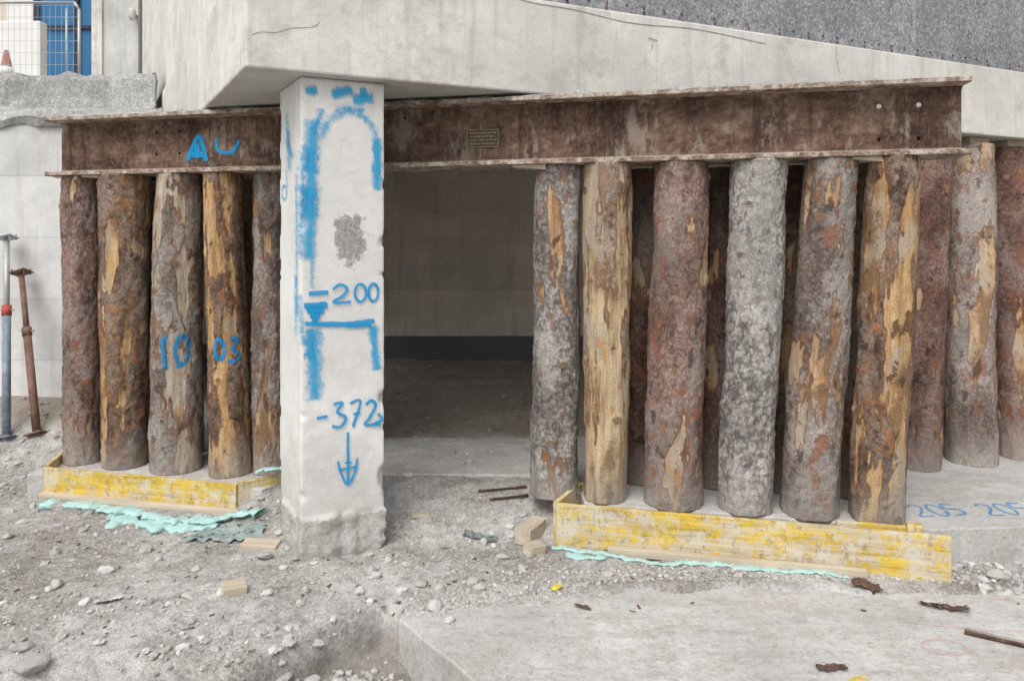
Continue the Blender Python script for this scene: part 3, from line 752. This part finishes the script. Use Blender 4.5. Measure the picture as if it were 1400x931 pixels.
def chunk(name,x,y,sx,sy,sz,rz,mat,tilt=.1):
    return box(name,-sx/2,sx/2,-sy/2,sy/2,0,sz,mat,None,.004,(x,y,max(g(x,y),-.2)-.004),(tilt,.05,rz))
chunk('wood_offcut',-1.34,3.52,.11,.09,.045,.5,MW); chunk('wood_offcut',-1.4,4.08,.2,.09,.04,-.05,MW)
chunk('wood_offcut',.12,4.0,.1,.08,.05,.6,MW); chunk('wood_offcut',1.36,2.86,.1,.03,.012,.5,MY)
chunk('wood_offcut',-.55,4.35,.1,.04,.02,.3,MW)
rng=random.Random(3)
ch=[]
for _ in range(200):
    x=rng.uniform(-3.5,2.6);y=rng.uniform(3.3,4.1) if x>-1 else rng.uniform(3.0,4.5)
    if inslab(x,y) and rng.random()<.8: continue
    L=rng.uniform(.004,.016);w=rng.uniform(.002,.006);a=rng.uniform(0,3.14);z=max(g(x,y),-.2)+.004
    ca,sa=math.cos(a),math.sin(a)
    v,f=boxdata(-L,L,-w,w,0,.002); ch.append(([(x+p*ca-q_*sa,y+p*sa+q_*ca,z+r+.15*p) for p,q_,r in v],f))
joined('wood_chips',ch,MBK)
tube('rebar_offcut',[(-.21,4.55,g(-.21,4.55)+.02),(.09,4.62,g(.09,4.62)+.02)],.008,MR); tube('rebar_offcut',[(-.14,4.47,g(-.14,4.47)+.02),(.1,4.53,g(.1,4.53)+.02)],.009,MR)
tube('rebar_offcut',[(1.98,3.2,-.188),(2.25,3.04,-.185),(2.5,2.95,-.188)],.013,MR)
# ---------------------------------------------------------------- props
MPB=simple('worn_blue_steel',(.3,.35,.42),.6,.2,.5,9); MPR=simple('rust_brown_steel',(.28,.17,.13),.8,.1,.5,9); MRD=simple('red_paint',(.5,.1,.08),.6)
def prop(b,t,m1,m2):
    e=empty('steel_shoring_prop'); b=Vector(b);t=Vector(t);d=(t-b)
    L=d.length;d.normalize()
    tube('outer_tube',[b,b+d*L*.62],.03,m1,e,16); tube('inner_tube',[b+d*L*.55,t],.022,m2,e,16)
    tube('collar',[b+d*L*.59,b+d*L*.64],.036,MRD if m1 is MPB else m1,e,16)
    tube('handle',[b+d*L*.62-Vector((.06,0,0)),b+d*L*.62+Vector((.06,0,0))],.006,MGV,e,8)
    rt=Vector((0,0,1)).rotation_difference(d).to_euler()
    box('top_plate',-.065,.065,-.065,.065,-.004,.006,m2,e,.002,t,rt)
    box('base_plate',-.065,.065,-.065,.065,-.006,.004,m1,e,.002,b,rt)
    joined('head_prongs',[cyl(t+Vector((x,y,-.02)),t+Vector((x,y,.03)),.006,6) for x in(-.05,.05) for y in(-.04,.04)],m2,e)
prop((-3.87,5.6,g(-3.87,5.6)+.01),(-4.2,6.08,1.56),MPB,MGV)
prop((-3.67,5.65,g(-3.67,5.65)+.01),(-4.08,6.08,1.27),MPR,MPR)
# ---------------------------------------------------------------- floor markings
fs=lambda a,b,o:(a/100,b/100,o)
mk5=[]
def dig(ch,x,y,w,h):
    P={'2':[(0,.8),(.4,1),(.9,.8),(.6,.45),(0,0),(1,0)],'0':[(.5+.5*math.cos(k*.6283),.5+.5*math.sin(k*.6283)) for k in range(11)],'5':[(1,1),(.1,1),(.1,.6),(.8,.55),(.9,.2),(0,0)],'.':[(.4,0),(.6,.05)]}[ch]
    return [(x+a*w,y+b*h) for a,b in P]
x=226
for c_ in '205.205': mk5.append((dig(c_,x,404+ (x-226)*.05,8,17),2.4,1.6)); x+=10
strokes('floor_numbers',mk5,fs,MBF,None,.004,.8)
strokes('chalk_marks',[(circ(183,309,9,6),2.2,1.2),([(176,330),(215,322),(260,325)],2.5,.9),([(205,345),(240,352)],2.0,.8)],lambda a,b,o:(a/100,b/100,-.2+o),MP,None,.004,.8)
# ---------------------------------------------------------------- light
w=D.worlds.new('World'); sc.world=w; w.use_nodes=True; nt=w.node_tree; bg=nt.nodes['Background']
sky=nt.nodes.new('ShaderNodeTexSky'); sky.sky_type='NISHITA'; sky.sun_disc=False
el=math.radians(54); az=math.radians(205)
sky.sun_elevation=el; sky.sun_rotation=az; sky.dust_density=4; sky.air_density=1.0; sky.ozone_density=1
hs_=nt.nodes.new('ShaderNodeHueSaturation'); hs_.inputs['Saturation'].default_value=.35; hs_.inputs['Value'].default_value=1.15
nt.links.new(sky.outputs[0],hs_.inputs['Color']); nt.links.new(hs_.outputs[0],bg.inputs[0]); bg.inputs[1].default_value=.15
sd=Vector((math.sin(az)*math.cos(el),math.cos(az)*math.cos(el),math.sin(el)))
L=D.lights.new('sun','SUN'); L.energy=1.4; L.angle=math.radians(40); L.color=(1,.98,.95)
lo=D.objects.new('sun',L); sc.collection.objects.link(lo); lo.rotation_euler=sd.to_track_quat('Z','Y').to_euler(); lo.location=(0,0,20)
# ---------------------------------------------------------------- camera
cam=D.cameras.new('camera'); cam.sensor_width=36; cam.lens=36*1000/1400; cam.clip_end=500
cam.shift_y=-(465.5-335)/1400
co_=D.objects.new('camera',cam); sc.collection.objects.link(co_); co_.location=(0,0,1.5); co_.rotation_euler=(math.radians(90),0,0)
sc.camera=co_
sc.view_settings.view_transform='Standard'; sc.view_settings.look='None'; sc.view_settings.exposure=0
